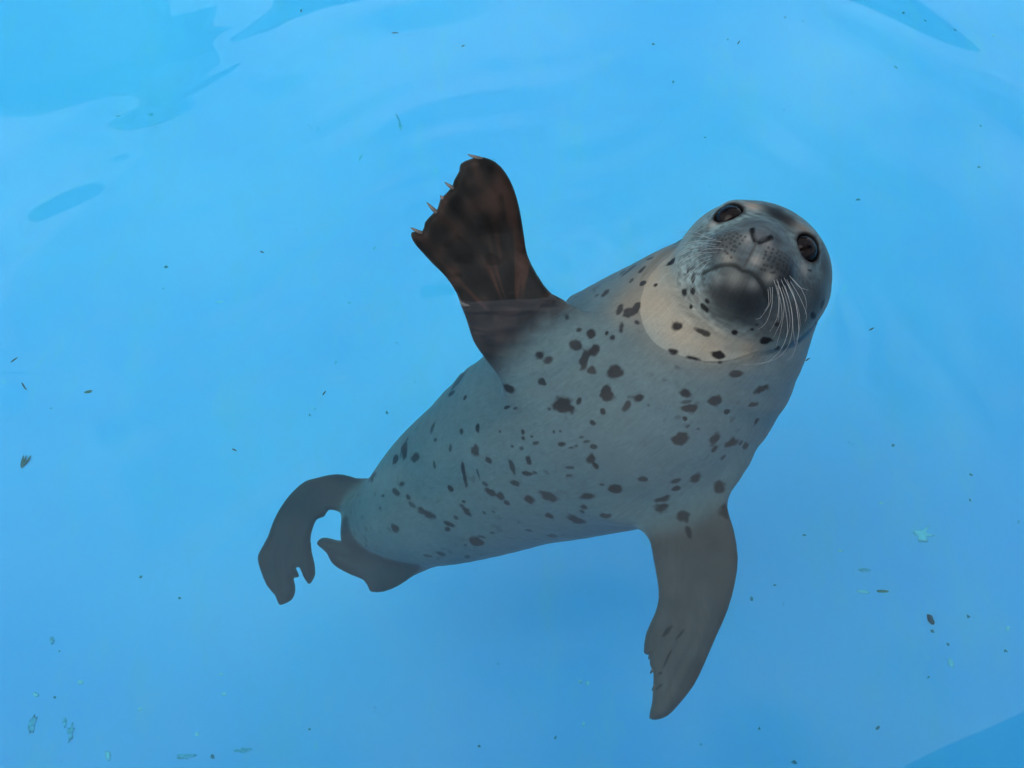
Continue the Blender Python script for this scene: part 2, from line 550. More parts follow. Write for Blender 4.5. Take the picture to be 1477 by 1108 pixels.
HA_OUT = zoomed([(760, 205), (735, 205), (660, 190), (580, 190), (500, 205), (430, 225), (360, 285), (310, 350), (260, 450), (210, 560), (150, 650), (133, 700), (150, 770), (190, 870), (240, 930), (262, 982), (285, 990), (345, 960),
                 (367, 910), (367, 860), (358, 815), (390, 810), (385, 780), (375, 755), (395, 750), (415, 800), (432, 832), (455, 858), (475, 830), (488, 790), (480, 720), (465, 660), (455, 600), (465, 530), (490, 470), (540, 450),
                 (570, 405), (640, 412), (700, 398), (740, 420), (900, 500), (960, 380), (900, 230)], 340, 640, 4.2625)
HB_OUT = zoomed([(725, 445), (690, 490), (662, 545), (655, 580), (648, 595), (580, 585), (530, 583), (507, 605), (520, 630), (560, 665), (590, 720), (640, 765), (720, 810), (790, 840), (820, 890), (835, 910), (900, 912), (990, 872),
                 (1090, 800), (1190, 712), (1200, 560), (1080, 450), (900, 420)], 340, 640, 4.2625)


def sstep(a, b, x):
    t = np.clip((x - a) / (b - a), 0, 1)
    return t * t * (3 - 2 * t)


class Flipper:
    def __init__(self, outline, plane3, t_half, rim, digits=None, bend=0.0, t_tip=None):
        a, b, c = plane3
        self.o = a
        n = np.cross(b - a, c - a); n /= np.linalg.norm(n)
        if n @ (CAM - a) < 0: n = -n
        self.n = n
        pts = np.array([on_plane(x, y, a, n) for x, y in outline])
        self.u = pts[0] * 0 + (b - a) / np.linalg.norm(b - a)
        self.v = np.cross(n, self.u)
        poly = np.stack([(pts - a) @ self.u, (pts - a) @ self.v], 1)
        self.poly = catmull(np.concatenate([poly[-1:], poly, poly[:2]]), 2)[2:-3]      # rounded outline
        self.th, self.rim = t_half, rim
        self.digits = []
        for d in (digits or []):
            q = np.array([on_plane(x, y, a, n) for x, y in d])
            self.digits.append(np.stack([(q - a) @ self.u, (q - a) @ self.v], 1))

    def sd2(self, q):
        v = self.poly
        d = ((q - v[0]) ** 2).sum(1)
        s = np.ones(len(q))
        m = len(v)
        j = m - 1
        for i in range(m):
            e = v[j] - v[i]
            w = q - v[i]
            b = w - e * np.clip((w @ e) / (e @ e), 0, 1)[:, None]
            d = np.minimum(d, (b ** 2).sum(1))
            c1 = q[:, 1] >= v[i][1]; c2 = q[:, 1] < v[j][1]; c3 = e[0] * w[:, 1] > e[1] * w[:, 0]
            flip = (c1 & c2 & c3) | (~c1 & ~c2 & ~c3)
            s[flip] *= -1
            j = i
        return s * np.sqrt(d)

    def sd(self, p):
        r = p - self.o
        q = np.stack([r @ self.u, r @ self.v], 1)
        w = r @ self.n
        s2 = self.sd2(q)
        th = self.th
        if self.digits:
            rid = np.zeros(len(q))
            for dg in self.digits:
                dist = caps(q, dg, 0.0)
                fade = sstep(0.0, 0.10, np.linalg.norm(q - dg[0], axis=1))
                rid = np.maximum(rid, fade * np.exp(-(dist / 0.0085) ** 2))
            th = self.th * (0.88 + 0.22 * rid)
        k = np.maximum(s2 + self.rim, 0)
        d = (np.sqrt(k * k + (w * self.rim / th) ** 2) - self.rim) * (self.th / self.rim)
        return np.where(s2 > 0.0, np.maximum(d, s2 * 0.6), d)


F_UP = Flipper(UP_OUT, (P(665, 431, 0.0), P(795, 428, 0.0), P(700, 230, 0.15)), 0.0125, 0.016,
               digits=[zoomed(d, 560, 200, 3.26) for d in ([(640, 640), (560, 400), (420, 100)], [(590, 640), (450, 400), (320, 190)], [(540, 640), (390, 450), (255, 280)], [(480, 640), (330, 480), (205, 350)], [(430, 650), (270, 540), (135, 450)])])
F_LOW = Flipper(LOW_OUT, (P(985, 715, -0.20), P(1055, 800, -0.215), P(950, 1030, -0.27)), 0.0165, 0.022,
                digits=[zoomed(d, 860, 660, 2.77) for d in ([(460, 450), (430, 700), (270, 1020)], [(420, 480), (370, 720), (245, 950)], [(380, 500), (320, 700), (235, 850)], [(340, 520), (270, 680), (215, 800)], [(310, 520), (240, 650), (200, 760)])])
F_HA = Flipper(HA_OUT, (P(510, 715, -0.60), P(440, 700, -0.60), P(410, 840, -0.645)), 0.012, 0.011,
               digits=[zoomed(d, 340, 640, 4.2625) for d in ([(350, 380), (230, 650), (270, 960)], [(380, 420), (300, 700), (330, 900)], [(430, 420), (400, 620), (455, 830)])])
F_HB = Flipper(HB_OUT, (P(560, 790, -0.60), P(600, 800, -0.585), P(540, 840, -0.64)), 0.012, 0.011,
               digits=[zoomed(d, 340, 640, 4.2625) for d in ([(900, 700), (700, 660), (530, 605)], [(950, 750), (800, 780), (640, 700)], [(1050, 700), (930, 830), (850, 895)])])


def sdf(p):
    p = np.asarray(p, float)
    body = sd_spine(p)
    for fl, k in ((F_UP, 0.045), (F_LOW, 0.05), (F_HA, 0.03), (F_HB, 0.03)):
        lo = fl.o - 0.45
        m = np.all(np.abs(p - fl.o) < 0.42, axis=1)
        if m.any():
            body[m] = smin(body[m], fl.sd(p[m]), k)
    m = np.linalg.norm(p - HEAD_O, axis=1) < 0.26
    if m.any():
        body[m] = smin(body[m], sd_head(head_local(p[m])) * HS, 0.007)
        if FOLD is not None:
            body[m] = smin(body[m], caps(p[m], FOLD, FOLD_R), 0.010)
    return body


FOLD, FOLD_R = None, None


def trace(px, py):
    # walk down the sight line until it meets the animal
    d = ray(px, py)
    q = CAM + d * 1.0
    wet = False
    for _ in range(120):
        st = sdf(q[None])[0]
        if st < 0.0006: break
        q = q + d * st * 0.8
        if q[2] < 0 and not wet:
            q = q - d * (q[2] / d[2]); d = below(d); wet = True
    return q, d


# the loose fold of skin under the jaw
_f = []
for _px, _py in ((958, 388), (967, 420), (985, 452), (1012, 478), (1045, 494), (1080, 500)):
    _q, _d = trace(_px, _py)
    _f.append(_q + _d * 0.0045)
FOLD = catmull(_f, 4)
FOLD_R = 0.0115 * np.clip(np.sin(np.linspace(0.12, math.pi - 0.12, len(FOLD))) ** 0.6, 0.2, 1)


def build_surface(vox=0.0042):
    allp = np.concatenate([SPP] + [fl.o + fl.poly[:, :1] * fl.u + fl.poly[:, 1:] * fl.v for fl in (F_UP, F_LOW, F_HA, F_HB)])
    lo = np.minimum(allp.min(0), (SPP - SPR[:, None]).min(0)) - 0.05
    hi = np.maximum(allp.max(0), (SPP + SPR[:, None]).max(0)) + 0.05
    hi = np.maximum(hi, HEAD_O + 0.2)
    K = 4
    nc = np.ceil((hi - lo) / (vox * K)).astype(int) + 1
    cg = [lo[i] + np.arange(nc[i]) * vox * K for i in range(3)]
    G = np.stack(np.meshgrid(*cg, indexing='ij'), -1).reshape(-1, 3)
    dc = sdf(G).reshape(nc)
    thr = vox * K * 1.05
    act = np.abs(dc) < thr
    n = (nc - 1) * K + 1
    D = np.repeat(np.repeat(np.repeat(np.where(dc < 0, -1.0, 1.0).astype(np.float32), K, 0), K, 1), K, 2)[:n[0], :n[1], :n[2]]
    # a coarse cell is live when any of its corners is near the surface
    live = np.zeros(nc - 1, bool)
    for a in (0, 1):
        for b in (0, 1):
            for c in (0, 1):
                live |= act[a:nc[0] - 1 + a, b:nc[1] - 1 + b, c:nc[2] - 1 + c]
    fm = np.zeros(n, bool)
    ii = np.argwhere(live)
    for a in range(K + 1):
        for b in range(K + 1):
            for c in range(K + 1):
                fm[ii[:, 0] * K + a, ii[:, 1] * K + b, ii[:, 2] * K + c] = True
    fi = np.argwhere(fm)
    D[fm] = sdf(lo + fi * vox)
    # surface nets
    neg = D < 0
    s = [slice(0, -1), slice(1, None)]
    cnt = np.zeros(np.array(D.shape) - 1, np.int8)
    for a in (0, 1):
        for b in (0, 1):
            for c in (0, 1):
                cnt += neg[s[a], s[b], s[c]]
    cells = np.argwhere((cnt > 0) & (cnt < 8))
    vid = np.full(cnt.shape, -1, np.int32)
    vid[cells[:, 0], cells[:, 1], cells[:, 2]] = np.arange(len(cells))
    acc = np.zeros((len(cells), 3)); num = np.zeros(len(cells))
    corners = [(a, b, c) for a in (0, 1) for b in (0, 1) for c in (0, 1)]
    val = {k: D[cells[:, 0] + k[0], cells[:, 1] + k[1], cells[:, 2] + k[2]].astype(float) for k in corners}
    for k in corners:
        for ax in range(3):
            if k[ax] == 0:
                k2 = list(k); k2[ax] = 1; k2 = tuple(k2)
                a, b = val[k], val[k2]
                x = (a < 0) != (b < 0)
                t = np.where(x, a / np.where(x, a - b, 1), 0)
                pos = np.tile(np.array(k, float), (len(cells), 1)); pos[:, ax] += t
                acc[x] += pos[x]; num[x] += 1
    verts = lo + (cells + acc / num[:, None]) * vox
    quads = []
    for ax in range(3):
        o1, o2 = [(1, 2), (2, 0), (0, 1)][ax]
        sa = [slice(None)] * 3; sb = [slice(None)] * 3
        sa[ax] = slice(0, -1); sb[ax] = slice(1, None)
        ch = np.argwhere(neg[tuple(sa)] != neg[tuple(sb)])
        ok = (ch[:, o1] > 0) & (ch[:, o2] > 0)
        ch = ch[ok]
        e1 = np.zeros(3, int); e1[o1] = 1
        e2 = np.zeros(3, int); e2[o2] = 1
        g = lambda c: vid[c[:, 0], c[:, 1], c[:, 2]]
        lim = np.array(vid.shape)
        ch = ch[np.all(ch < lim, axis=1)]
        q = np.stack([g(ch - e1 - e2), g(ch - e2), g(ch), g(ch - e1)], 1)
        inv = ~neg[ch[:, 0], ch[:, 1], ch[:, 2]]
        q[inv] = q[inv][:, ::-1]
        quads.append(q)
    quads = np.concatenate(quads)
    quads = quads[np.all(quads >= 0, axis=1)]
    return verts, quads


def fast_mesh(name, v, q):
    me = bpy.data.meshes.new(name)
    me.vertices.add(len(v)); me.vertices.foreach_set("co", np.ascontiguousarray(v, np.float32).ravel())
    me.loops.add(q.size); me.loops.foreach_set("vertex_index", np.ascontiguousarray(q, np.int32).ravel())
    me.polygons.add(len(q)); me.polygons.foreach_set("loop_start", np.arange(0, q.size, 4, dtype=np.int32))
    me.update(calc_edges=True)
    me.validate()
    return me


lap('start')
verts, quads = build_surface()
lap('surface')
coarse = fast_mesh("coarse", verts, quads)
tmp = bpy.data.objects.new("tmp", coarse)
COL.objects.link(tmp)
md = tmp.modifiers.new("s", 'SUBSURF'); md.levels = 1; md.render_levels = 1
dg = bpy.context.evaluated_depsgraph_get()
skin_me = bpy.data.meshes.new_from_object(tmp.evaluated_get(dg))
bpy.data.objects.remove(tmp)
skin_me.name = "seal_body"
NV = len(skin_me.vertices)
V = np.empty(NV * 3, np.float32); skin_me.vertices.foreach_get("co", V); V = V.reshape(-1, 3).astype(float)
# bring the head's vertices exactly onto the surface
hm = np.linalg.norm(V - HEAD_O, axis=1) < 0.2
for fl_ in (F_UP, F_LOW, F_HA, F_HB):
    hm |= (np.abs((V - fl_.o) @ fl_.n) < 0.03) & (np.linalg.norm(V - fl_.o, axis=1) < 0.4)
pv = V[hm]
pn = np.empty(NV * 3, np.float32); skin_me.vertices.foreach_get("normal", pn); pn = pn.reshape(-1, 3)[hm].astype(float)
for _ in range(2):
    pv = pv - np.clip(sdf(pv), -0.0025, 0.0025)[:, None] * pn * 0.9
V[hm] = pv
skin_me.vertices.foreach_set("co", V.astype(np.float32).ravel())
skin_me.update()
lap("project"); print("seal verts", NV, "coarse", len(verts))
BVH = BVHTree.FromPolygons([tuple(p) for p in verts], [tuple(map(int, q)) for q in quads])


def hit(px, py):
    """first point of the animal on the sight line through a picture point"""
    d = ray(px, py)
    w = CAM + d * (-CAM[2] / d[2])
    loc, nor, i, dist = BVH.ray_cast(Vector(CAM), Vector(d))
    if loc is not None and loc.z >= 0:
        return np.array(loc), np.array(nor)
    t = below(d)
    loc, nor, i, dist = BVH.ray_cast(Vector(w), Vector(t))
    if loc is None:
        return None, None
    return np.array(loc), np.array(nor)


lap('bvh')
# ------------------------------------------------------------------ coat colour, with some shade painted in
def lin(r, g, b):
    f = lambda c: ((c / 255 + 0.055) / 1.055) ** 2.4 if c > 10 else c / 255 / 12.92
    return np.array([f(r), f(g), f(b)])


class VNoise:
    def __init__(self, seed):
        self.t = np.random.default_rng(seed).random((32, 32, 32))

    def __call__(self, p, s):
        q = p * s
        i = np.floor(q).astype(int); f = q - i
        f = f * f * (3 - 2 * f)
        r = 0
        for a in (0, 1):
            for b in (0, 1):
                for c in (0, 1):
                    w = (f[:, 0] if a else 1 - f[:, 0]) * (f[:, 1] if b else 1 - f[:, 1]) * (f[:, 2] if c else 1 - f[:, 2])
                    r = r + w * self.t[(i[:, 0] + a) % 32, (i[:, 1] + b) % 32, (i[:, 2] + c) % 32]
        return r


vn = VNoise(3)
n_big, n_mid, n_fine, n_hair = vn(V, 9), vn(V, 45), vn(V, 160), vn(V, 420)
C = np.tile(np.array([0.084, 0.134, 0.140]), (NV, 1))
C *= (0.90 + 0.2 * n_big)[:, None] * (0.95 + 0.1 * n_mid)[:, None] * (0.94 + 0.12 * n_fine)[:, None]


def mix(mask, col):
    global C
    C = C * (1 - mask[:, None]) + np.asarray(col) * mask[:, None]


def sstep(a, b, x):
    t = np.clip((x - a) / (b - a), 0, 1)
    return t * t * (3 - 2 * t)


# the back (turned away from the camera) is darker grey
Nrm = np.empty(NV * 3, np.float32); skin_me.vertices.foreach_get("normal", Nrm); Nrm = Nrm.reshape(-1, 3)
view = CAM - V; view /= np.linalg.norm(view, axis=1)[:, None]
spine_i = np.argmin(((V[:, None, :] - SPP[None]) ** 2).sum(2), axis=1)
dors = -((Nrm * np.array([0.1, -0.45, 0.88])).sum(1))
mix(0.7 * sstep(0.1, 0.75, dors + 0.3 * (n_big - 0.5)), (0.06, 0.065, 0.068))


def flip_mask(fl, soft, reach):
    m = np.zeros(NV)
    near = np.linalg.norm(V - fl.o, axis=1) < 0.6
    r = V[near] - fl.o
    q = np.stack([r @ fl.u, r @ fl.v], 1)
    s2 = fl.sd2(q)
    w = np.abs(r @ fl.n)
    body = sd_spine(V[near])
    m[near] = sstep(0.006, -0.004, s2) * sstep(0.05, 0.035, w) * sstep(reach, reach + soft, body + 0.012 * (n_big[near] - 0.5))
    return m


fm_up, fm_low, fm_ha, fm_hb = flip_mask(F_UP, 0.055, 0.016), flip_mask(F_LOW, 0.06, 0.0), flip_mask(F_HA, 0.03, -0.005), flip_mask(F_HB, 0.03, -0.03)
mix(0.97 * fm_up, (0.0075, 0.0065, 0.0060))
mix(0.6 * fm_up * sstep(0.50, 0.72, 0.6 * vn(V * np.array([1.0, 1.0, 0.6]) + 1.7, 17) + 0.4 * n_mid), (0.024, 0.015, 0.012))
_ru = on_plane(745, 480, F_UP.o, F_UP.n)
_qa = np.arctan2((V - _ru) @ F_UP.v, (V - _ru) @ F_UP.u); _qr = np.linalg.norm(V - _ru, axis=1)
_st = 0.65 * vn(np.stack([_qa * 9, _qr * 9, _qr * 0 + 0.5], 1), 1.0) + 0.35 * vn(np.stack([_qa * 23, _qr * 14, _qr * 0 + 7.5], 1), 1.0)
mix(0.8 * fm_up * sstep(0.50, 0.72, _st) * sstep(0.03, 0.09, _qr), (0.032, 0.019, 0.015))
mix(0.5 * fm_up * sstep(0.6, 0.8, vn(V + 4.2, 60)), (0.004, 0.004, 0.004))
mix(0.90 * fm_low, (0.047, 0.042, 0.038))
mix(0.45 * fm_low * sstep(0.5, 0.75, vn(V + 2.2, 14)), (0.024, 0.023, 0.022))
mix(0.95 * fm_ha, (0.022, 0.022, 0.024))
mix(0.92 * fm_hb, (0.024, 0.024, 0.026))
for m_, a_ in ((fm_up, 0.9), (fm_low, 0.35), (fm_ha, 0.3), (fm_hb, 0.5)):
    C *= (1 + a_ * m_ * (n_big - 0.5) * 1.2 + a_ * m_ * (n_mid - 0.5) * 0.8)[:, None]

HQ = head_local(V)
in_head = np.linalg.norm(HQ, axis=1) < 0.2
# face coat tones, shade on chin and right side painted in: soft blobs (picture point, radius in points, colour, strength)
FACE = [
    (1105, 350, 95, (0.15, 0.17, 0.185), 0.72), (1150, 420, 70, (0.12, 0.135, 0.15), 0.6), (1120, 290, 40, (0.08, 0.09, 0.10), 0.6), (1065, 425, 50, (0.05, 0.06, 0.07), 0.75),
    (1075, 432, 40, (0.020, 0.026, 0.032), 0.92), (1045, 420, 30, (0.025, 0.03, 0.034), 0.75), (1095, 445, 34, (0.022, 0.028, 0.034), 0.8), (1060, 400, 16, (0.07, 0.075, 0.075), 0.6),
    (1125, 312, 24, (0.018, 0.020, 0.024), 0.95), (1112, 303, 14, (0.02, 0.022, 0.026), 0.8), (1140, 320, 12, (0.02, 0.022, 0.026), 0.7),
    (1080, 322, 18, (0.09, 0.10, 0.11), 0.7), (1120, 345, 14, (0.06, 0.07, 0.08), 0.7),
    (1178, 430, 38, (0.05, 0.062, 0.072), 0.85), (1150, 455, 40, (0.07, 0.08, 0.085), 0.8), (1190, 385, 22, (0.06, 0.07, 0.08), 0.7), (1120, 470, 40, (0.10, 0.11, 0.11), 0.6),
    (1035, 350, 24, (0.075, 0.085, 0.09), 0.75), (1055, 352, 20, (0.10, 0.10, 0.10), 0.7), (1012, 365, 18, (0.09, 0.10, 0.10), 0.65), (1125, 388, 26, (0.045, 0.055, 0.062), 0.85), (1138, 402, 20, (0.035, 0.045, 0.055), 0.8),
    (1010, 335, 16, (0.10, 0.11, 0.11), 0.55), (1110, 288, 16, (0.13, 0.14, 0.15), 0.5), (1160, 300, 20, (0.13, 0.14, 0.15), 0.5),
    (1085, 298, 12, (0.32, 0.26, 0.21), 0.75), (1030, 322, 10, (0.34, 0.29, 0.24), 0.5), (1160, 330, 14, (0.20, 0.17, 0.14), 0.7), (1160, 388, 9, (0.30, 0.30, 0.27), 0.6),
    (1090, 375, 9, (0.30, 0.28, 0.24), 0.55), (1050, 374, 10, (0.30, 0.28, 0.23), 0.55), (1110, 400, 8, (0.28, 0.27, 0.23), 0.5), (1078, 345, 10, (0.26, 0.25, 0.23), 0.5), (1108, 352, 9, (0.26, 0.25, 0.24), 0.5),
    (1060, 399, 13, (0.22, 0.23, 0.21), 0.5), (1086, 410, 9, (0.21, 0.22, 0.21), 0.45), (1035, 402, 10, (0.22, 0.23, 0.21), 0.4), (1040, 450, 20, (0.10, 0.11, 0.10), 0.6), (1010, 430, 18, (0.20, 0.19, 0.16), 0.5),
]
for px, py, rp in ((930, 400, 42), (950, 440, 46), (985, 480, 40), (1030, 500, 34), (950, 370, 30), (905, 440, 30), (1080, 505, 24)):  # warm throat fur, lightened in its colour for light from the left
    h, n = hit(px, py)
    if h is not None:
        d = np.linalg.norm(V - h, axis=1) / (rp * 0.00112)
        mix(0.70 * np.exp(-d ** 2), (0.215, 0.175, 0.122))
streak = vn(HQ * np.array([0.35, 1.0, 1.0]) + 3.0, 260) - 0.5
C *= (1 + 1.5 * streak * sstep(0.02, 0.06, HQ[:, 2]) * sstep(0.16, 0.12, np.linalg.norm(HQ, axis=1)))[:, None]
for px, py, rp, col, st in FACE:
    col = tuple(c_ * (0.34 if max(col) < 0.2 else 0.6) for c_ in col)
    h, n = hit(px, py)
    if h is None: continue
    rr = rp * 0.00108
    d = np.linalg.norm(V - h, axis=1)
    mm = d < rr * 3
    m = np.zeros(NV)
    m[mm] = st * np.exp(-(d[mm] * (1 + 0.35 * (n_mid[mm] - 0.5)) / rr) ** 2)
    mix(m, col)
# dark edges: mouth, nostrils, lids
d = caps(HQ[in_head], MOUTH, 0.0)
m = np.zeros(NV); m[in_head] = 0.92 * sstep(0.0048, 0.0016, d); mix(m, (0.010, 0.012, 0.012))
d = caps(HQ[in_head], PHIL, 0.0)
m = np.zeros(NV); m[in_head] = 0.85 * sstep(0.003, 0.001, d); mix(m, (0.03, 0.03, 0.03))
m = np.zeros(NV)
d = np.minimum(caps(HQ[in_head], NOST[0], 0.0), caps(HQ[in_head], NOST[1], 0.0))
m[in_head] = 0.97 * sstep(0.0056, 0.0024, d); mix(m, (0.004, 0.005, 0.006))
d = ell(HQ[in_head], (0, -0.008, 0.123), (0.0085, 0.009, 0.012))
m = np.zeros(NV); m[in_head] = 0.75 * sstep(0.003, -0.002, d); mix(m, (0.05, 0.055, 0.06))
for e in (EYE_L, EYE_R):
    d = np.linalg.norm(HQ - e, axis=1)
    m = 0.95 * sstep(0.0300, 0.0240, d + 0.002 * (n_fine - 0.5)); mix(m, (0.012, 0.011, 0.012))
# whisker follicles: rows of small dark dots over both pads
FOL = []
for s in (-1, 1):
    for row in range(6):
        for k in range(7):
            x = s * (0.018 + 0.0062 * k + 0.001 * row) + rng.normal(0, 0.0011)
            y = -0.018 - 0.0066 * row + 0.0012 * k + rng.normal(0, 0.0009)
            q = np.array([[x, y, 0.16]])
            for _ in range(40):
                q[:, 2] -= np.maximum(head_base(q), -0.01) * 0.8
            if q[0, 2] > 0.05:
                FOL.append(q[0])
FOL = np.array(FOL)
muz = in_head & (HQ[:, 2] > 0.04)
d = np.full(muz.sum(), 1.0)
for q in FOL:
    d = np.minimum(d, np.linalg.norm(HQ[muz] - q, axis=1))
m = np.zeros(NV); m[muz] = 0.75 * sstep(0.0030, 0.0008, d); mix(m, (0.008, 0.009, 0.010))

lap('face')
# spots: (x, y, half width, half height, angle) in three enlargements of the photograph
Z5 = [(1035,112,18,16,30),(1115,128,25,10,20),(1020,190,18,11,15),(1085,210,22,7,12),(1160,200,22,11,10),(1170,225,8,5,0),(1312,155,20,11,-5),(1215,130,8,7,0),
(905,58,12,20,10),(885,70,22,18,0),(855,62,11,16,0),(862,112,10,16,0),(912,100,12,7,30),(768,136,13,15,0),(728,123,10,6,-20),(714,170,17,16,0),(833,148,11,9,0),(815,133,6,7,0),(775,190,15,18,20),(747,215,15,23,0),
(770,251,14,15,0),(838,258,22,17,-20),(605,200,20,13,-20),(634,214,17,12,-10),(690,83,8,9,0),(615,285,10,13,20),(511,306,15,12,15),(812,322,20,25,0),(680,360,29,20,5),(727,345,7,12,30),(910,335,20,12,0),(878,360,9,16,30),
(803,378,11,11,0),(770,412,9,7,30),(634,370,6,5,0),(500,367,14,6,-20),(528,368,7,4,-20),(945,358,4,4,0),(1060,320,20,11,5),(1075,367,22,10,-5),(1063,348,14,5,-5),(1155,341,20,17,-20),(1218,259,18,12,-5),(1300,308,20,10,-20),
(1277,354,13,6,-10),(1283,411,6,12,10),(1190,380,8,6,-20),(1060,400,6,6,0),(1070,423,8,4,-30),(1100,432,7,5,0),(1045,463,20,21,15),(1153,463,13,19,0),(1152,495,6,10,20),(1210,475,14,20,30),(1248,487,8,13,30),(1180,520,4,8,20),
(1233,478,5,8,20),(930,590,15,8,0),(838,619,22,11,5),(1030,595,17,6,-20),(1030,618,13,6,-5),(1092,585,18,14,-25),(1168,613,16,16,-35),(985,652,23,9,-10),(983,678,19,15,0),(1058,707,19,18,0),(1072,755,7,20,-15),(1188,692,8,24,0),
(813,703,17,8,-15),(755,643,18,9,-10),(745,676,11,7,-10),(722,715,15,12,-15),(738,690,6,5,0),(635,641,24,11,10),(573,648,14,10,0),(632,702,15,8,20),(645,766,18,5,5),(528,600,14,7,0),(520,550,7,20,0),(573,535,9,16,0),(570,570,14,6,0),
(590,567,8,4,0),(700,552,12,4,0),(695,577,9,4,0),(765,525,14,14,30),(780,546,8,14,-30),(670,480,12,6,-10),(705,490,10,4,-10),(720,485,8,4,-20),(750,472,12,5,-10),(775,487,10,6,10),(735,458,8,4,0),(592,476,9,5,-15),(550,440,6,8,0),
(553,460,6,6,0),(548,492,6,5,0),(580,455,5,4,0),(520,485,4,4,0),(650,440,4,5,0),(670,438,5,5,0),(412,428,7,13,0),(403,498,11,18,-30),(445,530,9,9,0),(368,570,6,30,5),(360,440,6,8,-30),(372,330,6,8,0),(350,280,14,6,-30),(332,315,6,12,25),
(270,430,5,16,10),(413,575,3,16,0),(265,310,16,7,-35),(225,355,6,8,30),(190,430,16,5,-50),(180,495,9,15,-20),(213,520,10,14,0),(150,525,8,12,20),(195,405,6,5,0),(205,380,6,5,0),(275,540,4,14,-10),(172,602,9,9,0),(158,628,12,8,30),
(195,645,10,8,30),(245,690,30,8,32),(205,665,16,5,35),(375,690,28,9,50),(327,618,8,8,0),(435,603,12,5,20),(455,630,20,8,32),(480,640,10,12,-20),(503,660,10,6,30),(115,640,6,5,-20),(105,680,4,4,0),(150,740,14,9,45),(80,575,6,14,20),
(320,730,18,6,25),(315,748,10,7,40),(405,786,20,13,0),(425,772,14,4,10),(365,658,7,6,0),(430,693,5,5,0),(460,690,6,5,0),(300,818,14,6,10),(378,830,10,4,0),(260,825,14,3,5),(340,710,6,5,0),(325,490,4,10,0),(280,465,5,5,0),
(480,437,4,4,0),(370,795,6,5,0),(455,758,8,4,10),(570,750,12,3,5),(800,606,8,4,0)]
Z1 = [(180,550,9,18,0),(245,553,11,14,0),(188,612,9,12,0),(250,625,12,10,0),(315,632,10,10,0),(270,455,28,14,-40),(405,420,16,10,-40),(430,375,8,14,30),(402,510,10,12,0),(475,665,17,24,0),(512,665,14,20,0),(487,560,10,22,0),(515,595,9,22,-10),
(575,750,28,14,45),(505,750,11,12,0),(590,720,12,16,-30),(738,885,14,12,0),(830,868,16,10,-20),(855,845,16,9,-20),(1155,795,16,18,30),(1205,735,8,14,0),(180,445,24,8,-15),(30,500,18,12,-30),(105,455,18,7,-25),(475,285,10,8,0),(290,400,16,10,-40),
(1090,915,14,20,40),(1138,555,12,6,10),(350,440,10,6,0),(285,495,14,8,-40),(960,840,14,8,0),(965,965,16,8,-20)]
Z2 = [(360,138,22,16,0),(520,205,16,22,0),(290,130,18,9,-20),(245,172,24,9,-25),(470,215,14,6,-20),(640,60,12,8,-20),(265,360,16,15,0),(195,238,30,10,10),(150,265,12,14,0)]
SPOTS_CREASES = [(500 + a / 2.172, 420 + b / 2.172, c / 2.172, d / 2.172, e) for a, b, c, d, e in Z5]
SPOTS_CREASES += [(860 + a / 3.692, 240 + b / 3.692, c / 3.692, d / 3.692, e) for a, b, c, d, e in Z1]
SPOTS_CREASES += [(860 + a / 2.77, 660 + b / 2.77, c / 2.77, d / 2.77, e) for a, b, c, d, e in ((285, 690, 30, 7, -48), (335, 705, 24, 4, -50), (285, 800, 4, 46, 28), (250, 915, 16, 3, -35), (255, 860, 10, 3, -30))]  # lower flipper creases: shade in the folds painted as thin spots
SPOTS_CREASES += [(760 + a / 4.617, 380 + b / 4.617, c / 4.617, d / 4.617, e) for a, b, c, d, e in Z2]
spot_crease_mask = np.zeros(NV)
KD = KDTree(NV)
for i in range(NV):
    KD.insert(V[i], i)
KD.balance()
wob = (vn(V, 75) - 0.5) * 0.9 + (vn(V + 5, 170) - 0.5) * 0.6
for px, py, a, b, ang in SPOTS_CREASES:
    h, n = hit(px, py)
    if h is None: continue
    h1, _ = hit(px + math.cos(R(ang)) * 3, py + math.sin(R(ang)) * 3)
    h2, _ = hit(px - math.sin(R(ang)) * 3, py + math.cos(R(ang)) * 3)
    if h1 is None or h2 is None: continue
    u = h1 - h; v = h2 - h
    lu, lv = np.linalg.norm(u), np.linalg.norm(v)
    if max(lu, lv) > 0.03: continue
    u /= lu; v = v - u * (u @ v); v /= np.linalg.norm(v)
    ru, rv = max(a * lu / 3, 0.0016), max(b * lv / 3, 0.0016)
    near = np.array([k for _, k, _ in KD.find_range(h, 2.2 * max(ru, rv))], int)
    r = V[near] - h
    d = np.sqrt(((r @ u) / ru) ** 2 + ((r @ v) / rv) ** 2)
    edge = rng.uniform(0.35, 0.6)
    dark = rng.uniform(0.9, 1.0)
    spot_crease_mask[near] = np.maximum(spot_crease_mask[near], dark * sstep(1.04 + edge * 0.6, 1.04 - edge * 0.6, d + wob[near] * 0.95) * (1.0 if min(a, b) > 2.6 else 0.8))
lap('spots')
# faint mottling and tiny satellite flecks between the spots
mot = sstep(0.70, 0.86, vn(V + 9.0, 95)) * sstep(0.45, 0.7, vn(V + 2.0, 12)) * (1 - sstep(0.1, 0.2, in_head * 1.0))
mix(0.45 * mot * (1 - fm_up) * (1 - fm_low), (0.03, 0.032, 0.035))
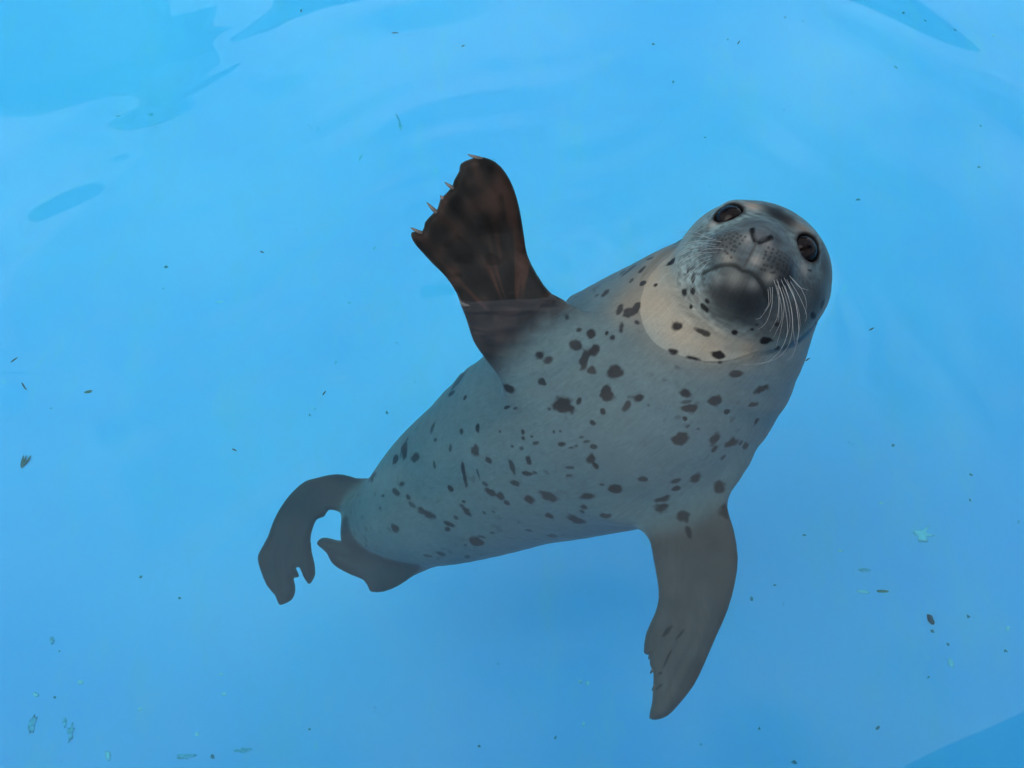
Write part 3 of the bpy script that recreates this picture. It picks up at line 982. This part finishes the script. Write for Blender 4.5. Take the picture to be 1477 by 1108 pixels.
# scattered spots over the side that is turned away
far = rng.integers(0, NV, 420)
for i in far:
    if dors[i] < 0.35 or fm_up[i] + fm_low[i] + fm_ha[i] + fm_hb[i] > 0.1: continue
    rr = rng.uniform(0.004, 0.012)
    nb = np.array([k for _, k, _ in KD.find_range(V[i], 1.7 * rr)])
    d = np.linalg.norm(V[nb] - V[i], axis=1) / rr
    spot_crease_mask[nb] = np.maximum(spot_crease_mask[nb], 0.8 * sstep(1.2, 0.8, d + wob[nb] * 0.6))
mix(0.97 * spot_crease_mask * (1 - 0.8 * fm_up), (0.005, 0.005, 0.006))
C = np.clip(C, 0.004, 0.9)
ca = skin_me.color_attributes.new("pigment_shade", 'FLOAT_COLOR', 'POINT')
ca.data.foreach_set("color", np.concatenate([C, np.ones((NV, 1))], 1).astype(np.float32).ravel())
skin_me.shade_smooth()


lap('scatter')


arc = np.concatenate([[0], np.cumsum(np.linalg.norm(np.diff(SPINE[:, :3], axis=0), axis=1))])
bd = np.full(NV, 1e3); fs = np.zeros(NV); fa = np.zeros(NV)
for i in range(len(SPINE) - 1):
    a_, b_ = SPINE[i, :3], SPINE[i + 1, :3]
    ab = b_ - a_
    t = np.clip(((V - a_) @ ab) / (ab @ ab), 0, 1)
    o_ = V - a_ - t[:, None] * ab
    dd = np.linalg.norm(o_, axis=1)
    m_ = dd < bd
    e1 = np.cross(ab, (0, 0, 1.0)); e1 /= np.linalg.norm(e1)
    e2 = np.cross(ab, e1); e2 /= np.linalg.norm(e2)
    bd[m_] = dd[m_]; fs[m_] = (arc[i] + t * (arc[i + 1] - arc[i]))[m_]; fa[m_] = np.arctan2(o_ @ e1, o_ @ e2)[m_]
fur = skin_me.attributes.new("fur", 'FLOAT_VECTOR', 'POINT')
fur.data.foreach_set("vector", np.stack([fs, np.cos(fa) * 0.16, np.sin(fa) * 0.16], 1).astype(np.float32).ravel())
lap('fur')


def skin_material():
    m, nt, out = new_mat("wet_seal_coat")
    N, L = nt.nodes, nt.links
    b = N.new("ShaderNodeBsdfPrincipled")
    at = N.new("ShaderNodeVertexColor"); at.layer_name = "pigment_shade"
    tc = N.new("ShaderNodeTexCoord")
    n1 = N.new("ShaderNodeTexNoise"); n1.inputs["Scale"].default_value = 260; n1.inputs["Detail"].default_value = 4
    mr = N.new("ShaderNodeMapRange"); mr.inputs[3].default_value = 0.86; mr.inputs[4].default_value = 1.14
    mul = N.new("ShaderNodeMixRGB"); mul.blend_type = 'MULTIPLY'; mul.inputs[0].default_value = 1
    n2 = N.new("ShaderNodeTexNoise"); n2.inputs["Scale"].default_value = 1.0; n2.inputs["Detail"].default_value = 4
    fu = N.new("ShaderNodeAttribute"); fu.attribute_name = "fur"
    fm = N.new("ShaderNodeMapping"); fm.inputs["Scale"].default_value = (70, 420, 420)
    L.new(fu.outputs["Vector"], fm.inputs["Vector"])
    mr2 = N.new("ShaderNodeMapRange"); mr2.inputs[1].default_value = 0.25; mr2.inputs[2].default_value = 0.75; mr2.inputs[3].default_value = 0.87; mr2.inputs[4].default_value = 1.13
    mul2 = N.new("ShaderNodeMixRGB"); mul2.blend_type = 'MULTIPLY'; mul2.inputs[0].default_value = 1
    bp = N.new("ShaderNodeBump"); bp.inputs["Strength"].default_value = 0.12; bp.inputs["Distance"].default_value = 0.004
    L.new(tc.outputs["Object"], n1.inputs["Vector"]); L.new(fm.outputs[0], n2.inputs["Vector"]); L.new(n2.outputs["Fac"], mr2.inputs[0])
    L.new(n1.outputs["Fac"], mr.inputs[0]); L.new(at.outputs["Color"], mul.inputs[1]); L.new(mr.outputs[0], mul.inputs[2])
    L.new(mul.outputs[0], mul2.inputs[1]); L.new(mr2.outputs[0], mul2.inputs[2]); L.new(mul2.outputs[0], b.inputs["Base Color"])
    L.new(n2.outputs["Fac"], bp.inputs["Height"]); L.new(bp.outputs[0], b.inputs["Normal"])
    b.inputs["Roughness"].default_value = 0.45
    b.inputs["Specular IOR Level"].default_value = 0.04
    L.new(b.outputs[0], out.inputs["Surface"])
    return m


M_SKIN = skin_material()
seal = bpy.data.objects.new("seal", None)
COL.objects.link(seal)
tag(seal, "pale grey seal with black spots looking up, one dark flipper raised out of the water", "seal")
link("body", skin_me, M_SKIN, seal)


def eye_material():
    m, nt, out = new_mat("dark_wet_eye")
    N, L = nt.nodes, nt.links
    b = N.new("ShaderNodeBsdfPrincipled")
    tc = N.new("ShaderNodeTexCoord")
    sx = N.new("ShaderNodeVectorMath"); sx.operation = 'LENGTH'
    mu = N.new("ShaderNodeVectorMath"); mu.operation = 'MULTIPLY'; mu.inputs[1].default_value = (1, 1, 0)
    cr = N.new("ShaderNodeValToRGB")
    e = cr.color_ramp.elements
    e[0].position = 0.25; e[0].color = (0.002, 0.002, 0.003, 1)
    e[1].position = 0.34; e[1].color = (0.006, 0.004, 0.0035, 1)
    k = e.new(0.72); k.color = (0.004, 0.003, 0.003, 1)
    k = e.new(0.85); k.color = (0.003, 0.003, 0.003, 1)
    dv = N.new("ShaderNodeMath"); dv.operation = 'DIVIDE'; dv.inputs[1].default_value = EYE_RAD * HS
    L.new(tc.outputs["Object"], mu.inputs[0]); L.new(mu.outputs[0], sx.inputs[0]); L.new(sx.outputs["Value"], dv.inputs[0]); L.new(dv.outputs[0], cr.inputs[0])
    L.new(cr.outputs[0], b.inputs["Base Color"])
    b.inputs["Roughness"].default_value = 0.05
    b.inputs["IOR"].default_value = 1.17
    L.new(b.outputs[0], out.inputs["Surface"])
    return m


M_EYE = eye_material()
bm = bmesh.new(); bmesh.ops.create_uvsphere(bm, u_segments=40, v_segments=24, radius=EYE_RAD * HS)
eye_me = bpy.data.meshes.new("eye"); bm.to_mesh(eye_me); bm.free(); eye_me.shade_smooth()
for e in (EYE_L, EYE_R):
    o = link("eye", eye_me, M_EYE, seal)
    o.location = head_world(e * 0.965).tolist()
    nrm = HM @ np.array([e[0] * 0.8, e[1] * 0.4, 0.09])
    o.rotation_euler = Vector(nrm).to_track_quat('Z', 'Y').to_euler()

# whiskers
M_WHISK = simple_mat("pale_whisker", (0.24, 0.25, 0.24), 0.4, 0.05, 30)
M_BROWHAIR = simple_mat("dark_brow_hair", (0.10, 0.10, 0.10), 0.4, 0.05, 30)
M_CLAW = simple_mat("horn_claw", (0.055, 0.046, 0.040), 0.35, 0.3, 120)


def at_dist(px, py, dist):
    return CAM + ray(px, py) * dist


def whisker(path, lift, r0=0.00027, mat=None):
    h, n = hit(*path[0])
    if h is None: return
    d0 = np.linalg.norm(h - CAM)
    k = len(path)
    pts = [h - n * 0.001]
    for i in range(1, k):
        pts.append(at_dist(path[i][0], path[i][1], d0 - lift * math.sin(math.pi * 0.5 * min(1, 1.2 * i / (k - 1))) + 0.35 * lift * (i / (k - 1)) ** 2))
    c = catmull(pts, 6)
    link("whisker", tube("whisker", c, np.linspace(r0, r0 * 0.35, len(c)), 5), mat or M_WHISK, seal)


def z1(*pts):
    return zoomed(pts, 860, 240, 3.692)


for w, l in (
    (z1((640, 390), (550, 372), (440, 372)), .012), (z1((610, 385), (520, 350), (420, 352)), .010), (z1((640, 415), (520, 410), (405, 450)), .016), (z1((650, 430), (540, 425), (420, 478)), .02),
    (z1((620, 440), (520, 445), (402, 492)), .018), (z1((600, 455), (510, 470), (425, 520)), .02), (z1((650, 455), (560, 470), (455, 540)), .024), (z1((620, 475), (545, 500), (470, 570)), .022),
    (z1((610, 490), (540, 530), (478, 610)), .02), (z1((600, 505), (545, 560), (490, 640)), .018), (z1((585, 520), (540, 580), (505, 660)), .016), (z1((670, 400), (560, 395), (395, 425)), .02),
    (z1((680, 440), (590, 440), (470, 500)), .02), (z1((575, 500), (530, 540), (470, 590)), .014), (z1((590, 430), (500, 432), (430, 465)), .014), (z1((560, 465), (490, 490), (440, 530)), .012),
    (z1((925, 640), (928, 720), (880, 800), (850, 815)), .012), (z1((940, 640), (935, 740), (905, 830), (860, 870)), .016), (z1((960, 630), (985, 740), (985, 820), (940, 920)), .02), (z1((975, 640), (1000, 740), (985, 860), (955, 970)), .02),
    (z1((990, 640), (1020, 740), (1030, 850), (985, 980)), .022), (z1((1005, 630), (1040, 760), (1050, 880), (1060, 960)), .022), (z1((1020, 620), (1070, 740), (1085, 850), (1060, 945)), .022), (z1((1035, 610), (1085, 700), (1120, 790), (1110, 830)), .018),
    (z1((1045, 595), (1090, 650), (1118, 720), (1112, 790)), .016), (z1((960, 600), (1000, 720), (1015, 900), (930, 1030), (780, 1058)), .03), (z1((985, 600), (1035, 740), (1040, 900), (980, 1010), (850, 1060)), .03),
    (z1((1000, 590), (1060, 720), (1078, 880), (1050, 1000), (1010, 1035)), .026), (z1((1030, 580), (1080, 640), (1130, 660)), .01), (z1((945, 600), (970, 700), (965, 800), (925, 880)), .018), (z1((970, 610), (975, 720), (970, 820)), .014),
    (z1((1015, 600), (1050, 680), (1072, 790), (1082, 880)), .02), (z1((915, 650), (918, 730), (895, 770)), .008)):
    whisker(w, l)
for w, l in ((z1((912, 175), (918, 130), (924, 84)), .004), (z1((872, 168), (862, 140), (848, 120)), .003), (z1((1120, 262), (1150, 230), (1185, 208)), .004), (z1((1150, 300), (1190, 286), (1215, 290)), .004), (z1((1105, 250), (1112, 215), (1112, 195)), .003)):
    whisker(w, l, 0.00035, M_BROWHAIR)


# claws
def claw(fl, base, tip, r=0.0035):
    a = on_plane(*base, fl.o, fl.n) + fl.n * 0.004
    b = on_plane(*tip, fl.o, fl.n) + fl.n * 0.001
    mid = (a + b) / 2 + fl.n * 0.003
    link("claw", tube("claw", catmull([a, mid, b], 5), np.array([1.0, 1.0, .97, .92, .86, .78, .68, .56, .42, .28, .08]) * r, 8), M_CLAW, seal)


for b_, t_ in (((440, 98), (372, 74)), ((312, 238), (264, 204)), ((232, 352), (180, 298)), ((160, 446), (104, 418)), ((262, 285), (244, 268))):
    claw(F_UP, zoomed([b_], 560, 200, 3.26)[0], zoomed([t_], 560, 200, 3.26)[0])
for b_, t_ in (((262, 1020), (212, 1040)), ((240, 900), (221, 930)), ((232, 840), (214, 862)), ((222, 770), (208, 806)), ((300, 742), (312, 752))):
    claw(F_LOW, zoomed([b_], 860, 660, 2.77)[0], zoomed([t_], 860, 660, 2.77)[0], 0.0028)


build_water()
lap('water')

# ------------------------------------------------------------------ bits of debris in the pool
M_DEB = simple_mat("sodden_dark_debris", (0.10, 0.20, 0.27), 0.7, 0.4, 200)
M_TWIG = simple_mat("dark_twig", (0.022, 0.020, 0.016), 0.6, 0.3, 200)
M_LEAF = simple_mat("brown_leaf", (0.17, 0.13, 0.08), 0.6, 0.4, 150)
M_FLAKE = simple_mat("pale_paint_flake", (0.52, 0.74, 0.80), 0.6, 0.1, 80)
M_ALGA = simple_mat("green_algae_tuft", (0.22, 0.48, 0.62), 0.8, 0.4, 120)
M_OLIVE = simple_mat("olive_husk", (0.20, 0.22, 0.13), 0.6, 0.3, 150)


def lump(name, w, h, t, seed, pts=9, jag=0.3):
    """a small uneven flat lump, w by h across and t thick"""
    rg = np.random.default_rng(seed)
    rad = 1 + jag * rg.uniform(-1, 1, pts)
    v, f = [(0, 0, t)], []
    for ring, (s_, z) in enumerate(((0.62, 0.85 * t), (1.0, 0.35 * t), (0.96, 0.0))):
        for k in range(pts):
            a = 2 * math.pi * k / pts
            v.append((math.cos(a) * w / 2 * rad[k] * s_, math.sin(a) * h / 2 * rad[k] * s_, z * rg.uniform(0.7, 1.1) if ring < 2 else 0.0))
    for k in range(pts):
        k2 = (k + 1) % pts
        f.append((0, 1 + k, 1 + k2))
        for ring in range(2):
            f.append((1 + ring * pts + k, 1 + (ring + 1) * pts + k, 1 + (ring + 1) * pts + k2, 1 + ring * pts + k2))
    f.append(tuple(1 + 2 * pts + k for k in range(pts - 1, -1, -1)))
    return mesh_from(name, v, f)


def lie(o, px, py, ang, floating=False):
    q = P(px, py, -0.0 if floating else -DEPTH)
    z = water_height(q[0], q[1]) - 0.0004 if floating else -DEPTH + 0.001
    o.location = (q[0], q[1], z)
    o.rotation_euler = (0, 0, R(-ang))


PXF, PXS = 1 / 640.0, 1 / 950.0          # metres per picture point on the floor / at the surface
SPECK = [(79, 587, 3.5, 3), (443, 597, 3, 4), (244, 388, 3.5, 4), (1287, 642, 4, 7), (1404, 683, 6, 4), (1397, 890, 5, 5), (1160, 771, 5, 4), (1084, 862, 4, 8), (1117, 842, 5, 3), (1367, 930, 5, 4), (1452, 941, 5, 4), (1148, 1099, 6, 9),
         (1400, 722, 5, 4), (1049, 58, 4, 4), (844, 40, 3, 3), (1018, 201, 4, 4), (1412, 182, 5, 3), (1374, 52, 6, 5), (1325, 42, 6, 4), (1234, 293, 7, 4), (308, 1090, 6, 6), (558, 591, 4.5, 4.5), (73, 1010, 4, 4), (85, 940, 3, 3), (942, 65, 5, 3),
         (1292, 32, 6, 5), (1408, 242, 6, 5), (1131, 24, 4, 5), (241, 413, 3, 3), (1345, 911, 5, 4), (1340, 978, 5, 3), (447, 1052, 3, 3), (690, 1075, 4, 4), (800, 1062, 5, 3), (972, 118, 4, 6), (1300, 93, 9, 4), (205, 830, 5, 5), (260, 862, 4, 4), (1268, 1050, 6, 4), (1098, 1046, 4, 4)]
for i, (x, y, w, h) in enumerate(SPECK):
    o = link("debris_speck", lump("debris_speck", w * PXF * 0.95, h * PXF * 0.95, 0.0015, 100 + i, 7, 0.45), M_DEB)
    lie(o, x, y, rng.uniform(0, 180)); tag(o, "tiny dark speck of debris lying on the blue pool floor", "debris", "dark specks on the pool floor")
TWIG_LABEL = {0: 'straight dark twig floating near a longer slanting twig', 1: 'longest slanting twig, floating near a straight dark twig', 2: 'short twig floating between the hind flippers and the raised flipper',
              3: 'lone slanting twig floating off to the side of the head and whiskers', 4: 'small twig floating close against the neck of the seal'}
TWIG = [(20, 518, 11, -48), (34, 556, 15, 50), (468, 567, 8, -60), (1257, 475, 9, -30), (1165, 519, 8, -35), (570, 48, 12, 0), (435, 18, 8, 90), (668, 66, 7, -40), (1066, 60, 11, -62), (378, 363, 7, 25), (338, 649, 7, 30)]
for i, (x, y, l, a) in enumerate(TWIG):
    L_ = l * PXS
    rg = np.random.default_rng(300 + i)
    pts = [(-L_ / 2, 0, 0), (-L_ / 6, rg.uniform(-.06, .06) * L_, 0.0004), (L_ / 6, rg.uniform(-.06, .06) * L_, 0.0004), (L_ / 2, 0, 0)]
    o = link("twig", tube("twig", pts, [0.0008, 0.0011, 0.0010, 0.0006], 6), M_TWIG)
    lie(o, x, y, a, True); tag(o, TWIG_LABEL.get(i, "short thin dark twig floating on open water away from the seal"), "twig", "twigs floating on the water")
ALG = [(521, 226, 7, 20), (570, 176, 7, 18), (538, 356, 8, 8), (95, 1062, 9, 26), (86, 1046, 8, 14), (73, 925, 10, 10), (40, 1052, 10, 24), (225, 173, 10, 6), (487, 524, 5, 12), (172, 168, 14, 5), (270, 1090, 26, 8), (352, 1082, 22, 7), (498, 428, 8, 6)]
for i, (x, y, w, h) in enumerate(ALG):
    o = link("algae_tuft", lump("algae_tuft", w * PXF * 0.8, h * PXF * 0.8, 0.0010, 400 + i, 14, 0.6), M_ALGA)
    lie(o, x, y, 0); tag(o, "small blurred green tuft of algae on the pool floor", "algae", "algae tufts on the pool floor")
WHITE = [(836, 980, 5, 4), (847, 982, 4, 6), (841, 1041, 5, 6), (310, 427, 15, 5), (325, 1000, 6, 4), (44, 1008, 7, 6), (115, 985, 9, 7), (285, 1058, 8, 5), (203, 1022, 6, 4), (320, 972, 6, 3), (150, 1092, 10, 14), (1372, 958, 7, 14), (1210, 793, 10, 4), (1270, 726, 8, 5), (1455, 908, 5, 8), (1436, 52, 6, 4)]
for i, (x, y, w, h) in enumerate(WHITE):
    o = link("paint_fleck", lump("paint_fleck", w * PXF, h * PXF, 0.0015, 500 + i, 9, 0.4), M_FLAKE)
    lie(o, x, y, rng.uniform(-20, 20)); tag(o, "tiny pale fleck of loose paint on the pool floor", "paint fleck", "pale flecks on the pool floor")
# the few bits that can be told apart
o = link("paint_flake", lump("paint_flake", 26 * PXF, 23 * PXF, 0.0012, 79, 13, 0.6), M_FLAKE); lie(o, 1328, 769, 10)
tag(o, "largest pale flake of peeled paint, jagged, on the pool floor", "paint flake")
o = link("dark_pellet", lump("dark_pellet", 8 * PXF, 15 * PXF, 0.005, 78, 10, 0.25), M_TWIG); lie(o, 1342, 895, -15)
tag(o, "largest dark oval pellet of debris on the pool floor", "debris")
leaf = bpy.data.objects.new("leaf", None); COL.objects.link(leaf); lie(leaf, 38, 664, 0)
tag(leaf, "small brown shrivelled leaf split into strands on the pool floor", "leaf")
for k, (dx, dy, l, a) in enumerate(((-3, 0, 24, 97), (0, 1, 26, 88), (3.5, 2, 22, 74))):
    me = lump("blade", l * PXF, 4.2 * PXF, 0.003, 80 + k, 10, 0.2)
    c = link("blade", me, M_LEAF, leaf); c.location = (dx * PXF, -dy * PXF, 0.001 * k); c.rotation_euler = (0, 0, R(a))
for nm, x, y, w, h, a, mt, lb in (("husk", 1244, 853, 18, 5, 12, M_FLAKE, "pale narrow husk lying beside a darker olive husk"), ("husk", 1273, 853, 17, 4.5, 5, M_OLIVE, "olive brown narrow husk lying beside a pale husk"),
                                  ("husk", 1245, 821, 18, 5, 8, M_ALGA, "dull green narrow husk lying beyond the pale and olive husks"), ("petal", 130, 563, 17, 7, -25, M_LEAF, "faint tan curled petal on the pool floor")):
    o = link(nm, lump(nm, w * PXF, h * PXF, 0.002, int(x), 10, 0.2), mt); lie(o, x, y, a); tag(o, lb, "husk" if nm == "husk" else "petal")
lap('end')
